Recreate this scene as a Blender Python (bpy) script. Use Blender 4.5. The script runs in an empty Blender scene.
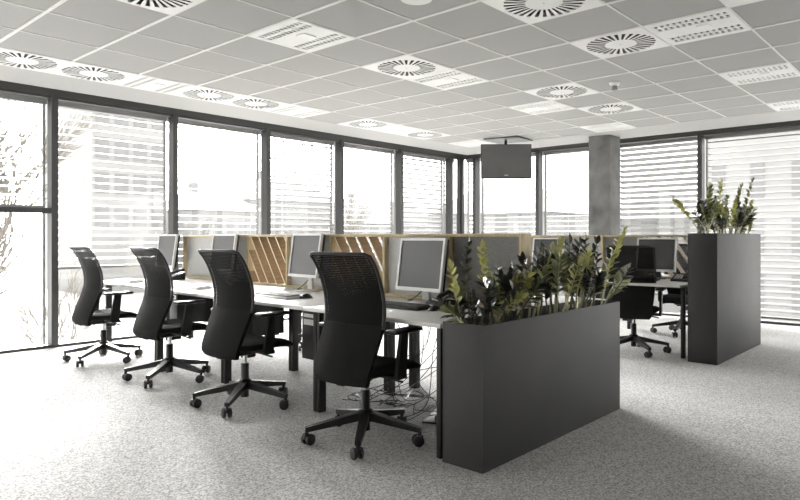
import bpy, bmesh, math, random
from mathutils import Vector, Matrix
random.seed(7)
PI = math.pi
scene = bpy.context.scene
COL = scene.collection

# ------------------------------------------------------------------ materials
def mat(name, col, rough=.5, metal=0., spec=.5, noise=None, bump=None, coat=0.):
    m = bpy.data.materials.new(name); m.use_nodes = True
    nt = m.node_tree; b = nt.nodes['Principled BSDF']
    b.inputs['Base Color'].default_value = (*col, 1)
    b.inputs['Roughness'].default_value = rough
    b.inputs['Metallic'].default_value = metal
    b.inputs['Specular IOR Level'].default_value = spec
    b.inputs['Coat Weight'].default_value = coat
    tc = nt.nodes.new('ShaderNodeTexCoord')
    if noise:                                   # (scale, low factor, high factor, stretch)
        sc, lo, hi = noise[:3]; st = noise[3] if len(noise) > 3 else (1, 1, 1)
        mp = nt.nodes.new('ShaderNodeMapping'); mp.inputs['Scale'].default_value = st
        nt.links.new(tc.outputs['Object'], mp.inputs['Vector'])
        nz = nt.nodes.new('ShaderNodeTexNoise'); nz.inputs['Scale'].default_value = sc
        nz.inputs['Detail'].default_value = 4
        nt.links.new(mp.outputs['Vector'], nz.inputs['Vector'])
        rp = nt.nodes.new('ShaderNodeValToRGB')
        rp.color_ramp.elements[0].position = .3; rp.color_ramp.elements[1].position = .7
        rp.color_ramp.elements[0].color = (*[min(1, c * lo) for c in col], 1)
        rp.color_ramp.elements[1].color = (*[min(1, c * hi) for c in col], 1)
        nt.links.new(nz.outputs['Fac'], rp.inputs['Fac'])
        nt.links.new(rp.outputs['Color'], b.inputs['Base Color'])
    if bump:
        nz2 = nt.nodes.new('ShaderNodeTexNoise'); nz2.inputs['Scale'].default_value = bump[0]
        nt.links.new(tc.outputs['Object'], nz2.inputs['Vector'])
        bp = nt.nodes.new('ShaderNodeBump'); bp.inputs['Strength'].default_value = bump[1]
        bp.inputs['Distance'].default_value = .004
        nt.links.new(nz2.outputs['Fac'], bp.inputs['Height'])
        nt.links.new(bp.outputs['Normal'], b.inputs['Normal'])
    return m

M = {}
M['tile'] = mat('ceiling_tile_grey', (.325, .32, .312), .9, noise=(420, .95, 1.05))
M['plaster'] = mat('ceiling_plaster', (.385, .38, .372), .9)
M['grid'] = mat('white_grid_bar', (.60, .595, .58), .55)
M['white'] = mat('white_paint', (.66, .655, .645), .5)
M['whitewall'] = mat('white_wall', (.72, .715, .70), .9)
M['slot'] = mat('dark_void', (.02, .02, .02), .8)
M['louvre'] = mat('louvre_cell', (.04, .04, .04), .5)
M['frame'] = mat('window_aluminium', (.055, .055, .055), .45, .3)
M['lintel'] = mat('dark_lintel', (.06, .06, .058), .7)
M['slat'] = mat('blind_slat', (.22, .22, .215), .5, .2)
M['rail'] = mat('blind_rail', (.20, .20, .195), .5, .2)
M['black'] = mat('planter_black', (.040, .040, .039), .62, 0, .35, noise=(3, .9, 1.1))
M['plastic'] = mat('black_plastic', (.014, .014, .014), .42, 0, .4)
M['legblack'] = mat('black_steel', (.014, .014, .0135), .5, 0, .35)
M['tyre'] = mat('caster_rubber', (.022, .022, .022), .55)
M['seat'] = mat('seat_fabric', (.014, .014, .014), .85, 0, .08, bump=(600, .5))
M['desk'] = mat('desk_laminate', (.62, .615, .60), .38)
M['felt'] = mat('felt_panel', (.24, .24, .235), .95, noise=(160, .75, 1.2), bump=(300, .4))
M['feltlight'] = mat('felt_panel_pale', (.52, .52, .51), .95, noise=(160, .85, 1.1))
M['wood'] = mat('pale_oak', (.56, .46, .28), .55, noise=(9, .72, 1.15, (8, 8, .7)))
M['finedge'] = mat('board_lit_edge', (.74, .67, .50), .5)  # front edges coloured paler, as if catching the light
M['fin'] = mat('tan_oak_board', (.31, .215, .13), .6, noise=(14, .8, 1.15, (.8, .8, 5)))
M['silver'] = mat('silver_plastic', (.66, .66, .65), .4, .1)
M['screen'] = mat('monitor_glass', (.075, .075, .075), .35)
M['screendark'] = mat('monitor_glass_dark', (.035, .035, .035), .25)
M['keys'] = mat('key_caps', (.16, .16, .158), .5)
M['keydark'] = mat('key_caps_dark', (.045, .045, .045), .5)
M['paper'] = mat('white_plastic', (.80, .80, .79), .45)
M['chrome'] = mat('chrome', (.6, .6, .6), .2, 1.)
M['soil'] = mat('potting_soil', (.035, .03, .024), .95, noise=(60, .5, 1.5))
M['leafgreen'] = mat('lit_leaf', (.44, .44, .16), .38, noise=(18, .7, 1.3))  # leaf in full light, the brightness put into the colour
M['leafdark'] = mat('shaded_leaf', (.022, .026, .016), .3, noise=(18, .6, 1.5))  # same foliage in shade, the darkness put into the colour
M['leafmid'] = mat('mid_leaf', (.17, .18, .075), .4, noise=(18, .6, 1.3))  # leaf tone between the lit and the shaded colour
M['stem'] = mat('leaf_stem', (.52, .51, .33), .5)
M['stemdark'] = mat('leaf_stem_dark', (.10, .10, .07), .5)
M['tv'] = mat('tv_screen', (.10, .10, .10), .35)
M['ground'] = mat('outdoor_ground', (.40, .40, .39), .95, noise=(.5, .85, 1.1))
M['facade'] = mat('pale_facade', (.24, .24, .235), .9, noise=(.4, .92, 1.05))
M['facadewin'] = mat('facade_window', (.15, .15, .15), .4)
M['roof'] = mat('pale_roof', (.25, .25, .25), .9)
M['bark'] = mat('bark', (.20, .185, .165), .95, noise=(20, .7, 1.2))

def concrete():
    m = mat('raw_concrete', (.20, .20, .195), .8, bump=(25, .3)); nt = m.node_tree; b = nt.nodes['Principled BSDF']
    tc = nt.nodes.new('ShaderNodeTexCoord')
    n1 = nt.nodes.new('ShaderNodeTexNoise'); n1.inputs['Scale'].default_value = 2.6; n1.inputs['Detail'].default_value = 6
    nt.links.new(tc.outputs['Object'], n1.inputs['Vector'])
    r = nt.nodes.new('ShaderNodeValToRGB')
    r.color_ramp.elements[0].position = .32; r.color_ramp.elements[0].color = (.085, .085, .082, 1)
    r.color_ramp.elements[1].position = .68; r.color_ramp.elements[1].color = (.23, .23, .224, 1)
    nt.links.new(n1.outputs['Fac'], r.inputs['Fac']); nt.links.new(r.outputs['Color'], b.inputs['Base Color'])
    return m
M['concrete'] = concrete()

def carpet():
    m = mat('grey_carpet', (.3, .3, .3), .97); nt = m.node_tree; b = nt.nodes['Principled BSDF']
    b.inputs['Specular IOR Level'].default_value = .15
    tc = nt.nodes.new('ShaderNodeTexCoord')
    n1 = nt.nodes.new('ShaderNodeTexVoronoi'); n1.inputs['Scale'].default_value = 130   # one random grey per tuft
    n2 = nt.nodes.new('ShaderNodeTexNoise'); n2.inputs['Scale'].default_value = 1.3; n2.inputs['Detail'].default_value = 3
    for n in (n1, n2): nt.links.new(tc.outputs['Object'], n.inputs['Vector'])
    r = nt.nodes.new('ShaderNodeValToRGB')
    r.color_ramp.elements[0].position = .0; r.color_ramp.elements[0].color = (.25, .248, .242, 1)
    r.color_ramp.elements[1].position = 1.; r.color_ramp.elements[1].color = (.66, .655, .64, 1)
    bw = nt.nodes.new('ShaderNodeSeparateColor'); nt.links.new(n1.outputs['Color'], bw.inputs[0]); nt.links.new(bw.outputs[0], r.inputs['Fac'])
    r2 = nt.nodes.new('ShaderNodeValToRGB')
    r2.color_ramp.elements[0].position = .3; r2.color_ramp.elements[0].color = (.92, .92, .92, 1)
    r2.color_ramp.elements[1].position = .7; r2.color_ramp.elements[1].color = (1, 1, 1, 1)
    nt.links.new(n2.outputs['Fac'], r2.inputs['Fac'])
    mx = nt.nodes.new('ShaderNodeMix'); mx.data_type = 'RGBA'; mx.blend_type = 'MULTIPLY'; mx.inputs[0].default_value = 1
    nt.links.new(r.outputs['Color'], mx.inputs[6]); nt.links.new(r2.outputs['Color'], mx.inputs[7])
    nt.links.new(mx.outputs[2], b.inputs['Base Color'])
    bp = nt.nodes.new('ShaderNodeBump'); bp.inputs['Strength'].default_value = .05; bp.inputs['Distance'].default_value = .001
    nt.links.new(n1.outputs['Distance'], bp.inputs['Height']); nt.links.new(bp.outputs['Normal'], b.inputs['Normal'])
    return m
M['carpet'] = carpet()

def glass():
    m = bpy.data.materials.new('window_glass'); m.use_nodes = True; nt = m.node_tree; nt.nodes.clear()
    o = nt.nodes.new('ShaderNodeOutputMaterial'); t = nt.nodes.new('ShaderNodeBsdfTransparent')
    t.inputs['Color'].default_value = (.97, .97, .97, 1)
    g = nt.nodes.new('ShaderNodeBsdfGlossy'); g.inputs['Roughness'].default_value = .02
    x = nt.nodes.new('ShaderNodeMixShader'); x.inputs[0].default_value = .05
    nt.links.new(t.outputs[0], x.inputs[1]); nt.links.new(g.outputs[0], x.inputs[2]); nt.links.new(x.outputs[0], o.inputs[0])
    return m
M['glass'] = glass()

def mesh_fabric():                               # knitted back: fine slits one can see through
    m = mat('mesh_fabric', (.009, .009, .009), .7, 0, .06); nt = m.node_tree; b = nt.nodes['Principled BSDF']
    o = [n for n in nt.nodes if n.type == 'OUTPUT_MATERIAL'][0]
    tc = nt.nodes.new('ShaderNodeTexCoord'); sp = nt.nodes.new('ShaderNodeSeparateXYZ')
    nt.links.new(tc.outputs['Object'], sp.inputs[0])
    def math_(op, a, v):
        n = nt.nodes.new('ShaderNodeMath'); n.operation = op; nt.links.new(a, n.inputs[0])
        if isinstance(v, (int, float)): n.inputs[1].default_value = v
        else: nt.links.new(v, n.inputs[1])
        return n.outputs[0]
    sz = math_('SINE', math_('MULTIPLY', sp.outputs['Z'], 2 * PI / .0105), 0)
    a = math_('GREATER_THAN', sz, .78)
    sy = math_('SINE', math_('MULTIPLY', sp.outputs['Y'], 2 * PI / .012), 0)
    bb = math_('GREATER_THAN', sy, -.72)
    f = math_('MULTIPLY', a, bb)
    t = nt.nodes.new('ShaderNodeBsdfTransparent'); x = nt.nodes.new('ShaderNodeMixShader')
    nt.links.new(f, x.inputs[0]); nt.links.new(b.outputs[0], x.inputs[1]); nt.links.new(t.outputs[0], x.inputs[2])
    nt.links.new(x.outputs[0], o.inputs[0])
    return m
M['mesh'] = mesh_fabric()

def emit(name, col, s):
    m = bpy.data.materials.new(name); m.use_nodes = True; nt = m.node_tree; nt.nodes.clear()
    o = nt.nodes.new('ShaderNodeOutputMaterial'); e = nt.nodes.new('ShaderNodeEmission')
    e.inputs[0].default_value = (*col, 1); e.inputs[1].default_value = s
    nt.links.new(e.outputs[0], o.inputs[0]); return m
M['lamp'] = emit('downlight_lens', (1, .97, .92), 8)

# ------------------------------------------------------------------ mesh helpers
class MB:
    def __init__(self): self.bm = bmesh.new()
    def _xf(self, vs, mtx):
        if mtx is not None: bmesh.ops.transform(self.bm, matrix=mtx, verts=vs)
    def box(self, x0, x1, y0, y1, z0, z1, bev=0, mtx=None):
        r = bmesh.ops.create_cube(self.bm, size=1); vs = r['verts']
        for v in vs:
            v.co = Vector((x0 if v.co.x < 0 else x1, y0 if v.co.y < 0 else y1, z0 if v.co.z < 0 else z1))
        if bev:
            es = list({e for v in vs for e in v.link_edges})
            g = bmesh.ops.bevel(self.bm, geom=es, offset=bev, segments=2, affect='EDGES', profile=.5)
            vs = list({v for f in g['faces'] for v in f.verts} | {v for v in vs if v.is_valid})
        self._xf(vs, mtx); return self
    def quad(self, *ps):
        self.bm.faces.new([self.bm.verts.new(p) for p in ps]); return self
    def tube(self, pts, rad, n=8, cap=True):
        pts = [Vector(p) for p in pts]
        rs = rad if isinstance(rad, (list, tuple)) else [rad] * len(pts)
        rings = []; up = None
        for k, p in enumerate(pts):
            d = (pts[min(k + 1, len(pts) - 1)] - pts[max(k - 1, 0)]).normalized()
            if up is None:
                up = Vector((0, 0, 1)) if abs(d.z) < .9 else Vector((1, 0, 0))
            a = d.cross(up)
            if a.length < 1e-4: a = d.orthogonal()
            a.normalize(); b = a.cross(d).normalized(); up = b
            rings.append([self.bm.verts.new(p + rs[k] * (math.cos(2 * PI * j / n) * a + math.sin(2 * PI * j / n) * b)) for j in range(n)])
        for r0, r1 in zip(rings, rings[1:]):
            for j in range(n): self.bm.faces.new((r0[j], r0[(j + 1) % n], r1[(j + 1) % n], r1[j]))
        if cap:
            self.bm.faces.new(rings[0]); self.bm.faces.new(rings[-1][::-1])
        return self
    def lathe(self, prof, c=(0, 0, 0), n=24, mtx=None):  # prof: (r, z)
        vs = []; rings = []
        for r, z in prof:
            ring = [self.bm.verts.new((c[0] + r * math.cos(2 * PI * j / n), c[1] + r * math.sin(2 * PI * j / n), c[2] + z)) for j in range(n)]
            rings.append(ring); vs += ring
        for r0, r1 in zip(rings, rings[1:]):
            for j in range(n): self.bm.faces.new((r0[j], r0[(j + 1) % n], r1[(j + 1) % n], r1[j]))
        self.bm.faces.new(rings[0]); self.bm.faces.new(rings[-1][::-1])
        self._xf(vs, mtx); return self
    def beam(self, p0, p1, w0, h0, w1, h1, bev=0):       # tapering box beam
        p0, p1 = Vector(p0), Vector(p1); d = (p1 - p0).normalized()
        a = d.cross(Vector((0, 0, 1))).normalized(); b = a.cross(d)
        q = []
        for p, w, h in ((p0, w0, h0), (p1, w1, h1)):
            q.append([self.bm.verts.new(p + sx * w / 2 * a + sy * h / 2 * b) for sx, sy in ((-1, -1), (1, -1), (1, 1), (-1, 1))])
        for j in range(4): self.bm.faces.new((q[0][j], q[0][(j + 1) % 4], q[1][(j + 1) % 4], q[1][j]))
        self.bm.faces.new(q[0][::-1]); self.bm.faces.new(q[1])
        return self
    def grid(self, f, nu, nv):
        vs = [[self.bm.verts.new(f(i / nu, j / nv)) for i in range(nu + 1)] for j in range(nv + 1)]
        for j in range(nv):
            for i in range(nu): self.bm.faces.new((vs[j][i], vs[j][i + 1], vs[j + 1][i + 1], vs[j + 1][i]))
        return self
    def build(self, name, m, parent=None, smooth=True, recalc=True):
        if recalc: bmesh.ops.recalc_face_normals(self.bm, faces=self.bm.faces)
        me = bpy.data.meshes.new(name); self.bm.to_mesh(me); self.bm.free()
        me.materials.append(M[m] if isinstance(m, str) else m)
        if smooth:
            for p in me.polygons: p.use_smooth = True
            me.set_sharp_from_angle(angle=math.radians(35))
        o = bpy.data.objects.new(name, me); COL.objects.link(o)
        if parent: o.parent = parent
        return o

def tag(o, label, cat, group=None, kind=None):
    o['label'] = label; o['category'] = cat
    if group: o['group'] = group
    if kind: o['kind'] = kind
    return o
def thing(name, label, cat, loc=(0, 0, 0), rz=0, group=None):
    o = bpy.data.objects.new(name, None); COL.objects.link(o); o.empty_display_size = .1
    o.location = loc; o.rotation_euler = (0, 0, rz)
    return tag(o, label, cat, group)
def struct(o): o['kind'] = 'structure'; return o
def dup(root, loc, rz, label, group=None):
    kids = [c for c in bpy.data.objects if c.parent == root]
    r = root.copy(); COL.objects.link(r); r.location = loc; r.rotation_euler = (0, 0, rz); r['label'] = label
    if group: r['group'] = group
    for ch in kids:
        sub = [c for c in bpy.data.objects if c.parent == ch]
        c = ch.copy(); COL.objects.link(c); c.parent = r
        for g in sub:
            d = g.copy(); COL.objects.link(d); d.parent = c
    return r

# ------------------------------------------------------------------ camera
EYE = 1.23
cam = bpy.data.objects.new('camera', bpy.data.cameras.new('camera')); COL.objects.link(cam)
cam.location = (0, 0, EYE); cam.rotation_euler = (PI / 2, 0, .71325 - PI / 2)
cam.data.sensor_width = 36; cam.data.lens = 635.469 * 36 / 800
cam.data.shift_x = -28.67 / 800; cam.data.shift_y = -12.8 / 800
cam.data.clip_start = .05; cam.data.clip_end = 500
scene.camera = cam

# ------------------------------------------------------------------ setting
ZC = 2.789
XW, YW = 10.05, 7.85                       # glass planes of the far wall and the left wall
X0, Y0 = -3.6, -6.0                        # room sides behind the camera
struct(MB().box(X0, XW + .35, Y0, YW + .35, -.25, 0).build('floor', 'carpet', smooth=False))
T = .6; GX, GY = .6 * 2.661, .6 * 8.143    # ceiling module origin
def cell(i, j): return GX + T * i, GY + T * j
I0, I1, J0, J1 = -8, 12, -17, 3
DIFF = [(0, 2), (1, 2), (3, 2), (4, 2), (7, 2), (9, 2), (0, -2), (4, -2), (7, -3), (9, -3), (3, -5), (5, -5), (4, -7)]
LUMI = [(2, 2), (5, 2), (8, 2), (11, 2), (2, -2), (5, -2), (8, -2), (11, -2), (5, -6), (8, -6), (11, -6)]
TVC = (11, 1)
holes = set(DIFF) | set(LUMI)
mb = MB()
for i in range(I0, I1):
    for j in range(J0, J1):
        if (i, j) in holes: continue
        x, y = cell(i, j)
        mb.quad((x + .008, y + .008, ZC + .006), (x + .592, y + .008, ZC + .006), (x + .592, y + .592, ZC + .006), (x + .008, y + .592, ZC + .006))
ceil_tiles = mb.build('ceiling_tiles', 'tile', smooth=False, recalc=False)
xa, ya = cell(I0, J0); xb, yb = cell(I1, J1)
mb = MB()
mb.box(X0, xa, Y0, YW - .5, ZC, ZC + .12); mb.box(xb, XW - .43, Y0, YW - .5, ZC, ZC + .12)
mb.box(xa, xb, Y0, ya, ZC, ZC + .12); mb.box(xa, xb, yb, YW - .5, ZC, ZC + .12)
mb.box(X0, XW + .4, Y0, YW + .4, ZC + .26, ZC + .5)
cl = struct(mb.build('ceiling', 'plaster', smooth=False)); struct(ceil_tiles); ceil_tiles.parent = cl
mb = MB()
for i in range(I0, I1 + 1):
    x = GX + T * i; mb.box(x - .012, x + .012, ya, yb, ZC, ZC + .03)
for j in range(J0, J1 + 1):
    y = GY + T * j; mb.box(xa, xb, y - .007, y + .007, ZC + .001, ZC + .03)
g = struct(mb.build('ceiling_grid_bars', 'grid', smooth=False)); g.parent = cl
# recess over the windows and the dark lintels
struct(MB().box(X0, XW + .4, YW - .06, YW + .06, ZC + .02, ZC + .27).build('trim_1', 'lintel', smooth=False))
struct(MB().box(XW - .06, XW + .06, Y0, YW + .1, ZC + .02, ZC + .27).build('trim_2', 'lintel', smooth=False))
struct(MB().box(X0 - .12, X0, Y0, YW + .3, 0, ZC + .3).build('wall_back', 'whitewall', smooth=False))
struct(MB().box(X0, XW + .4, Y0 - .12, Y0, 0, ZC + .3).build('wall_right', 'whitewall', smooth=False))

WIN = [0]
def window(axis, a, b, transom=None, corner=False):
    """a glazed bay from a to b along the wall; axis 'x' lies on the left wall, 'y' on the far wall"""
    WIN[0] += 1
    def bx(mb, p0, p1, q0, q1, z0, z1):
        if axis == 'x': mb.box(p0, p1, YW + q0, YW + q1, z0, z1)
        elif axis == 'y': mb.box(XW + q0, XW + q1, p0, p1, z0, z1)
        else: mb.box(p0, p1, Y0 - q1, Y0 - q0, z0, z1)
    mb = MB(); w = .034
    bx(mb, a, a + w, -.07, .06, .03, ZC + .02); bx(mb, b - w, b, -.07, .06, .03, ZC + .02)
    bx(mb, a, b, -.05, .06, 0, .03); bx(mb, a + w, b - w, -.05, .06, ZC - .012, ZC + .02)
    if transom: bx(mb, a + w, b - w, -.06, .05, transom - .03, transom + .03)
    f = struct(mb.build('window_%d' % WIN[0], 'frame', smooth=False))
    mb = MB()
    if axis == 'x': mb.quad((a + w, YW, .03), (b - w, YW, .03), (b - w, YW, ZC - .012), (a + w, YW, ZC - .012))
    elif axis == 'y': mb.quad((XW, a + w, .03), (XW, b - w, .03), (XW, b - w, ZC - .012), (XW, a + w, ZC - .012))
    else: mb.quad((a + w, Y0, .03), (b - w, Y0, .03), (b - w, Y0, ZC - .012), (a + w, Y0, ZC - .012))
    p = struct(mb.build('window_pane', 'glass', f, smooth=False, recalc=False))

def blind(axis, a, b, zb, tilt, label, pitch=.09, slat=.08):
    off = .16
    def P(p, q, z): return (p, YW + off + q, z) if axis == 'x' else (XW + off + q, p, z)
    t = thing('venetian_blind', label, 'blind', P((a + b) / 2, 0, zb), group='venetian blinds outside the windows')
    L = t.location
    def bx(mb, p0, p1, q0, q1, z0, z1):
        A, B = P(p0, q0, z0), P(p1, q1, z1)
        mb.box(min(A[0], B[0]) - L.x, max(A[0], B[0]) - L.x, min(A[1], B[1]) - L.y, max(A[1], B[1]) - L.y, z0 - L.z, z1 - L.z)
    mb = MB(); bx(mb, a + .02, b - .02, -.05, .05, ZC - .055, ZC + .03); mb.build('head_rail', 'rail', t, smooth=False)
    mb = MB(); z = ZC - .10; c, s = math.cos(tilt) * slat / 2, math.sin(tilt) * slat / 2
    while z > zb + .06:
        prof = [(-c, -s), (0, .005), (c, s), (c, s - .0035), (0, .0015), (-c, -s - .0035)]
        e0 = [mb.bm.verts.new(Vector(P(a + .06, q, z + d)) - L) for q, d in prof]
        e1 = [mb.bm.verts.new(Vector(P(b - .06, q, z + d)) - L) for q, d in prof]
        for k in range(6): mb.bm.faces.new((e0[k], e0[(k + 1) % 6], e1[(k + 1) % 6], e1[k]))
        mb.bm.faces.new(e0[::-1]); mb.bm.faces.new(e1)
        z -= pitch
    mb.build('slats', 'slat', t, smooth=False)
    mb = MB(); bx(mb, a + .055, b - .055, -.04, .04, zb, zb + .03); mb.build('bottom_rail', 'rail', t, smooth=False)
    for p in (a + .03, b - .05):
        mb = MB(); bx(mb, p, p + .02, -.02, .02, 0.0, ZC - .05); mb.build('guide_rail', 'rail', t, smooth=False)

LX = [-3.01, -1.6, -.19, 1.22, 2.63, 4.04, 5.45, 6.86, 8.27, 9.68, XW - .01]
FY = [YW - .01, 7.46, 6.04, 4.62, 3.20, 1.78, .36, -1.06, -2.48, -3.9, -5.32]
for k in range(len(LX) - 1): window('x', LX[k], LX[k + 1], 1.525 if LX[k] < 2.0 else None)
for k in range(len(FY) - 1): window('y', FY[k + 1], FY[k])
struct(MB().box(XW - .02, XW + .06, YW - .02, YW + .06, 0, ZC + .02).build('trim_3', 'silver', smooth=False))
BL = 'outdoor blind '
blind('x', 1.22, 2.63, 1.56, .25, BL + 'drawn halfway over the leftmost tall window with the crossbar')
blind('x', 2.63, 4.04, .86, .24, BL + 'behind the farthest office chair, lowered to desk height')
blind('x', 4.04, 5.45, .86, .08, BL + 'with flat open slats behind the empty pale panel end of the desk screen')
blind('x', 5.45, 6.86, .86, .56, BL + 'with tilted slats behind the left slatted wood screen panel')
blind('x', 6.86, 8.27, .86, .12, BL + 'with flat open slats behind the second slatted wood panel')
blind('x', 8.27, 9.68, .86, .60, BL + 'with tilted slats, last wide bay before the room corner')
blind('x', 9.68, XW - .03, .86, .6, 'narrow outdoor venetian blind left of the far room corner')
blind('y', 7.46, YW - .03, .86, .5, 'narrow outdoor venetian blind right of the far room corner')
blind('y', 6.04, 7.46, .86, .12, BL + 'with flat slats behind the hanging television')
blind('y', 4.62, 6.04, .86, .2, BL + 'between the hanging television and the concrete column')
blind('y', 3.20, 4.62, .30, -.62, BL + 'with steeply tilted dark slats right of the concrete column')
blind('y', 1.78, 3.20, .05, .38, BL + 'reaching to the floor behind the tall planter')

# concrete column
c = MB().box(-.18, .18, -.18, .18, 0, ZC - .001, bev=.012).build('column', 'concrete')
c.location = (9.26, 4.40, 0); struct(c)

# ------------------------------------------------------------------ ceiling devices
def make_diffuser():
    t = thing('ceiling_diffuser', '-', 'air vent', group='swirl air diffusers in the ceiling')
    mb = MB(); n = 28; ri, ro = .125, .268; H = .293
    def sq(a):
        c, s = math.cos(a), math.sin(a); k = H / max(abs(c), abs(s)); return (c * k, s * k)
    A = [2 * PI * k / (n * 4) for k in range(n * 4)]
    def ring(r): return [mb.bm.verts.new((r * math.cos(a), r * math.sin(a), 0)) for a in A]
    # exact corners of the square by inserting the four diagonals
    inner, outer = ring(ri), ring(ro)
    edge = []
    for k, a in enumerate(A):
        p = sq(a); edge.append(mb.bm.verts.new((p[0], p[1], 0)))
    N = len(A)
    for k in range(N):
        k2 = (k + 1) % N
        if k % 4 >= 2: mb.bm.faces.new((inner[k], outer[k], outer[k2], inner[k2]))
        mb.bm.faces.new((outer[k], edge[k], edge[k2], outer[k2]))
    mb.bm.faces.new(inner)
    mb.build('face_plate', 'white', t, smooth=False, recalc=False)
    mb = MB().box(-.28, .28, -.28, .28, .05, .08); mb.build('plenum', 'slot', t, smooth=False)
    mb = MB()
    for k in range(n):
        a = 2 * PI * (k * 4 + .2) / (n * 4); a2 = a - .10
        p = [(ri * math.cos(a), ri * math.sin(a), .001), (ro * math.cos(a), ro * math.sin(a), .001),
             (ro * math.cos(a2), ro * math.sin(a2), .022), (ri * math.cos(a2), ri * math.sin(a2), .022)]
        mb.quad(*p)
    mb.build('vanes', 'plastic', t, smooth=False, recalc=False)
    mb = MB().lathe([(.004, .0005), (.004, -.002), (.002, -.003)], n=8); mb.build('screw', 'plastic', t)
    mb = MB()
    for s in (-1, 1):
        mb.box(-.293, .293, s * .293 - .004, s * .293 + .004, 0, .06); mb.box(s * .293 - .004, s * .293 + .004, -.293, .293, 0, .06)
    mb.build('rim', 'white', t, smooth=False)
    return t
def make_luminaire():
    t = thing('ceiling_luminaire', '-', 'ceiling light', group='louvred light fittings in the ceiling')
    mb = MB(); S = .293
    for x0, x1 in ((-S, -.235), (-.105, .105), (.235, S)): mb.box(x0, x1, -S, S, 0, .012)
    for y0, y1 in ((-S, -.262), (.262, S)):
        mb.box(-.235, -.105, y0, y1, 0, .012); mb.box(.105, .235, y0, y1, 0, .012)
    for s in (-1, 1): mb.box(s * .17 - .014, s * .17 + .014, -.262, .262, .001, .010)
    mb.build('housing', 'white', t, smooth=False)
    MB().box(-S, S, -S, S, .0125, .04).build('back_tray', 'louvre', t, smooth=False)
    for s in (-1, 1):
        mb = MB()
        for k in range(12):
            y = -.262 + .524 * (k + .5) / 12 + .012
            mb.box(s * .17 - .065, s * .17 + .065, y - .009, y + .009, .001, .009)
        mb.build('louvre', 'white', t, smooth=False)
    MB().box(-.06, .06, -.10, -.01, -.006, .0).build('grey_panel', 'silver', t, smooth=False)  # small grey panel below the middle of the housing
    return t
zf = ZC - .002
dlab = {(0, 2): 'first from the left in the row along the windows', (1, 2): 'second from the left in the row along the windows',
        (3, 2): 'third along the windows, just right of a light', (4, 2): 'fourth along the windows, just left of a light',
        (7, 2): 'fifth along the windows, standing left of the far light fitting', (9, 2): 'last of the row along the windows near the room corner',
        (0, -2): 'cut by the top edge of the photo at upper left', (4, -2): 'touching a louvred light in the middle of the ceiling',
        (7, -3): 'left of the smoke detector, near the hanging television', (9, -3): 'beyond the smoke detector, nearest the concrete column',
        (3, -5): 'largest in view, cut by the top edge near the centre', (5, -5): 'large, left of the biggest louvred light at upper right',
        (4, -7): 'barely showing at the top edge at far right'}
llab = {(2, 2): 'between the second and third diffusers along the windows', (5, 2): 'right of the fourth diffuser along the windows',
        (8, 2): 'between the last two diffusers along the windows', (11, 2): 'last by the far corner, just left of the television mount',
        (2, -2): 'alone in the left middle of the ceiling', (5, -2): 'attached to a round diffuser in the middle of the ceiling',
        (8, -2): 'above and right of the television, below a diffuser', (11, -2): 'directly before the top of the concrete column',
        (5, -6): 'largest, at the upper right beside a round diffuser', (8, -6): 'second largest, at the right edge of the ceiling', (11, -6): 'cut by the right edge of the photo'}
D0 = make_diffuser(); L0 = make_luminaire()
for n, k in enumerate(DIFF):
    x, y = cell(*k); lab = 'square white swirl air diffuser, ' + dlab[k]
    if n == 0: D0.location = (x + .3, y + .3, zf); D0['label'] = lab
    else: dup(D0, (x + .3, y + .3, zf), 0, lab)
for n, k in enumerate(LUMI):
    x, y = cell(*k); lab = 'square white louvred ceiling light, ' + llab[k]
    if n == 0: L0.location = (x + .3, y + .3, zf); L0['label'] = lab
    else: dup(L0, (x + .3, y + .3, zf), 0, lab)
x, y = cell(7, -4)
t = thing('smoke_detector', 'white dome smoke detector hanging from a grey ceiling tile', 'smoke detector', (x + .3, y + .3, ZC + .006))
MB().lathe([(.055, 0), (.055, -.012), (.045, -.028), (.03, -.034)], n=24).build('base', 'white', t)
MB().lathe([(.026, -.03), (.026, -.062), (.03, -.064), (.03, -.075), (.015, -.08)], n=20).build('sensor_head', 'rail', t)
x, y = cell(2, -4)
t = thing('downlight', 'round lit downlight at the top edge of the ceiling', 'downlight', (x + .3, y + .3, ZC + .006))
MB().lathe([(.088, 0), (.105, 0), (.105, -.006), (.088, -.006)], n=28).build('ring', 'white', t)
MB().lathe([(.087, -.001), (.087, -.004)], n=28).build('lens', 'lamp', t)

# television on its ceiling mount
tvx, tvy = 8.42, 5.66
t = thing('television', 'flat grey television hanging from the ceiling before the far corner', 'television', (tvx, tvy, ZC), 0)
dirc = math.atan2(tvy, tvx)
t.rotation_euler = (0, 0, dirc + math.radians(6))
w, h = .40, .272; zt = -.085
MB().box(.0, .045, -w, w, zt - 2 * h, zt, bev=.006).build('casing', 'plastic', t)
s = MB().box(-.003, .0, -w + .012, w - .012, zt - 2 * h + .02, zt - .012).build('screen', 'tv', t, smooth=False)
mb = MB()
for k, dy in enumerate((-.022, -.007, .008, .023)): mb.box(-.0045, -.003, -dy - .006, -dy + .006, zt - 2 * h + .045, zt - 2 * h + .057)
mb.build('maker_mark', 'paper', t, smooth=False)
MB().box(.06, .10, -.02, .02, zt - .35, -.012).build('mount_pole', 'plastic', t, smooth=False)
MB().box(.04, .065, -.12, .12, zt - .38, zt - .12).build('mount_bracket', 'plastic', t, smooth=False)
mb = MB(); mb.box(-.22, .36, -.29, .29, -.016, -.002); o = mb.build('mount_plate', 'plastic', t, smooth=False); o.rotation_euler = (0, 0, -dirc)

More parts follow.
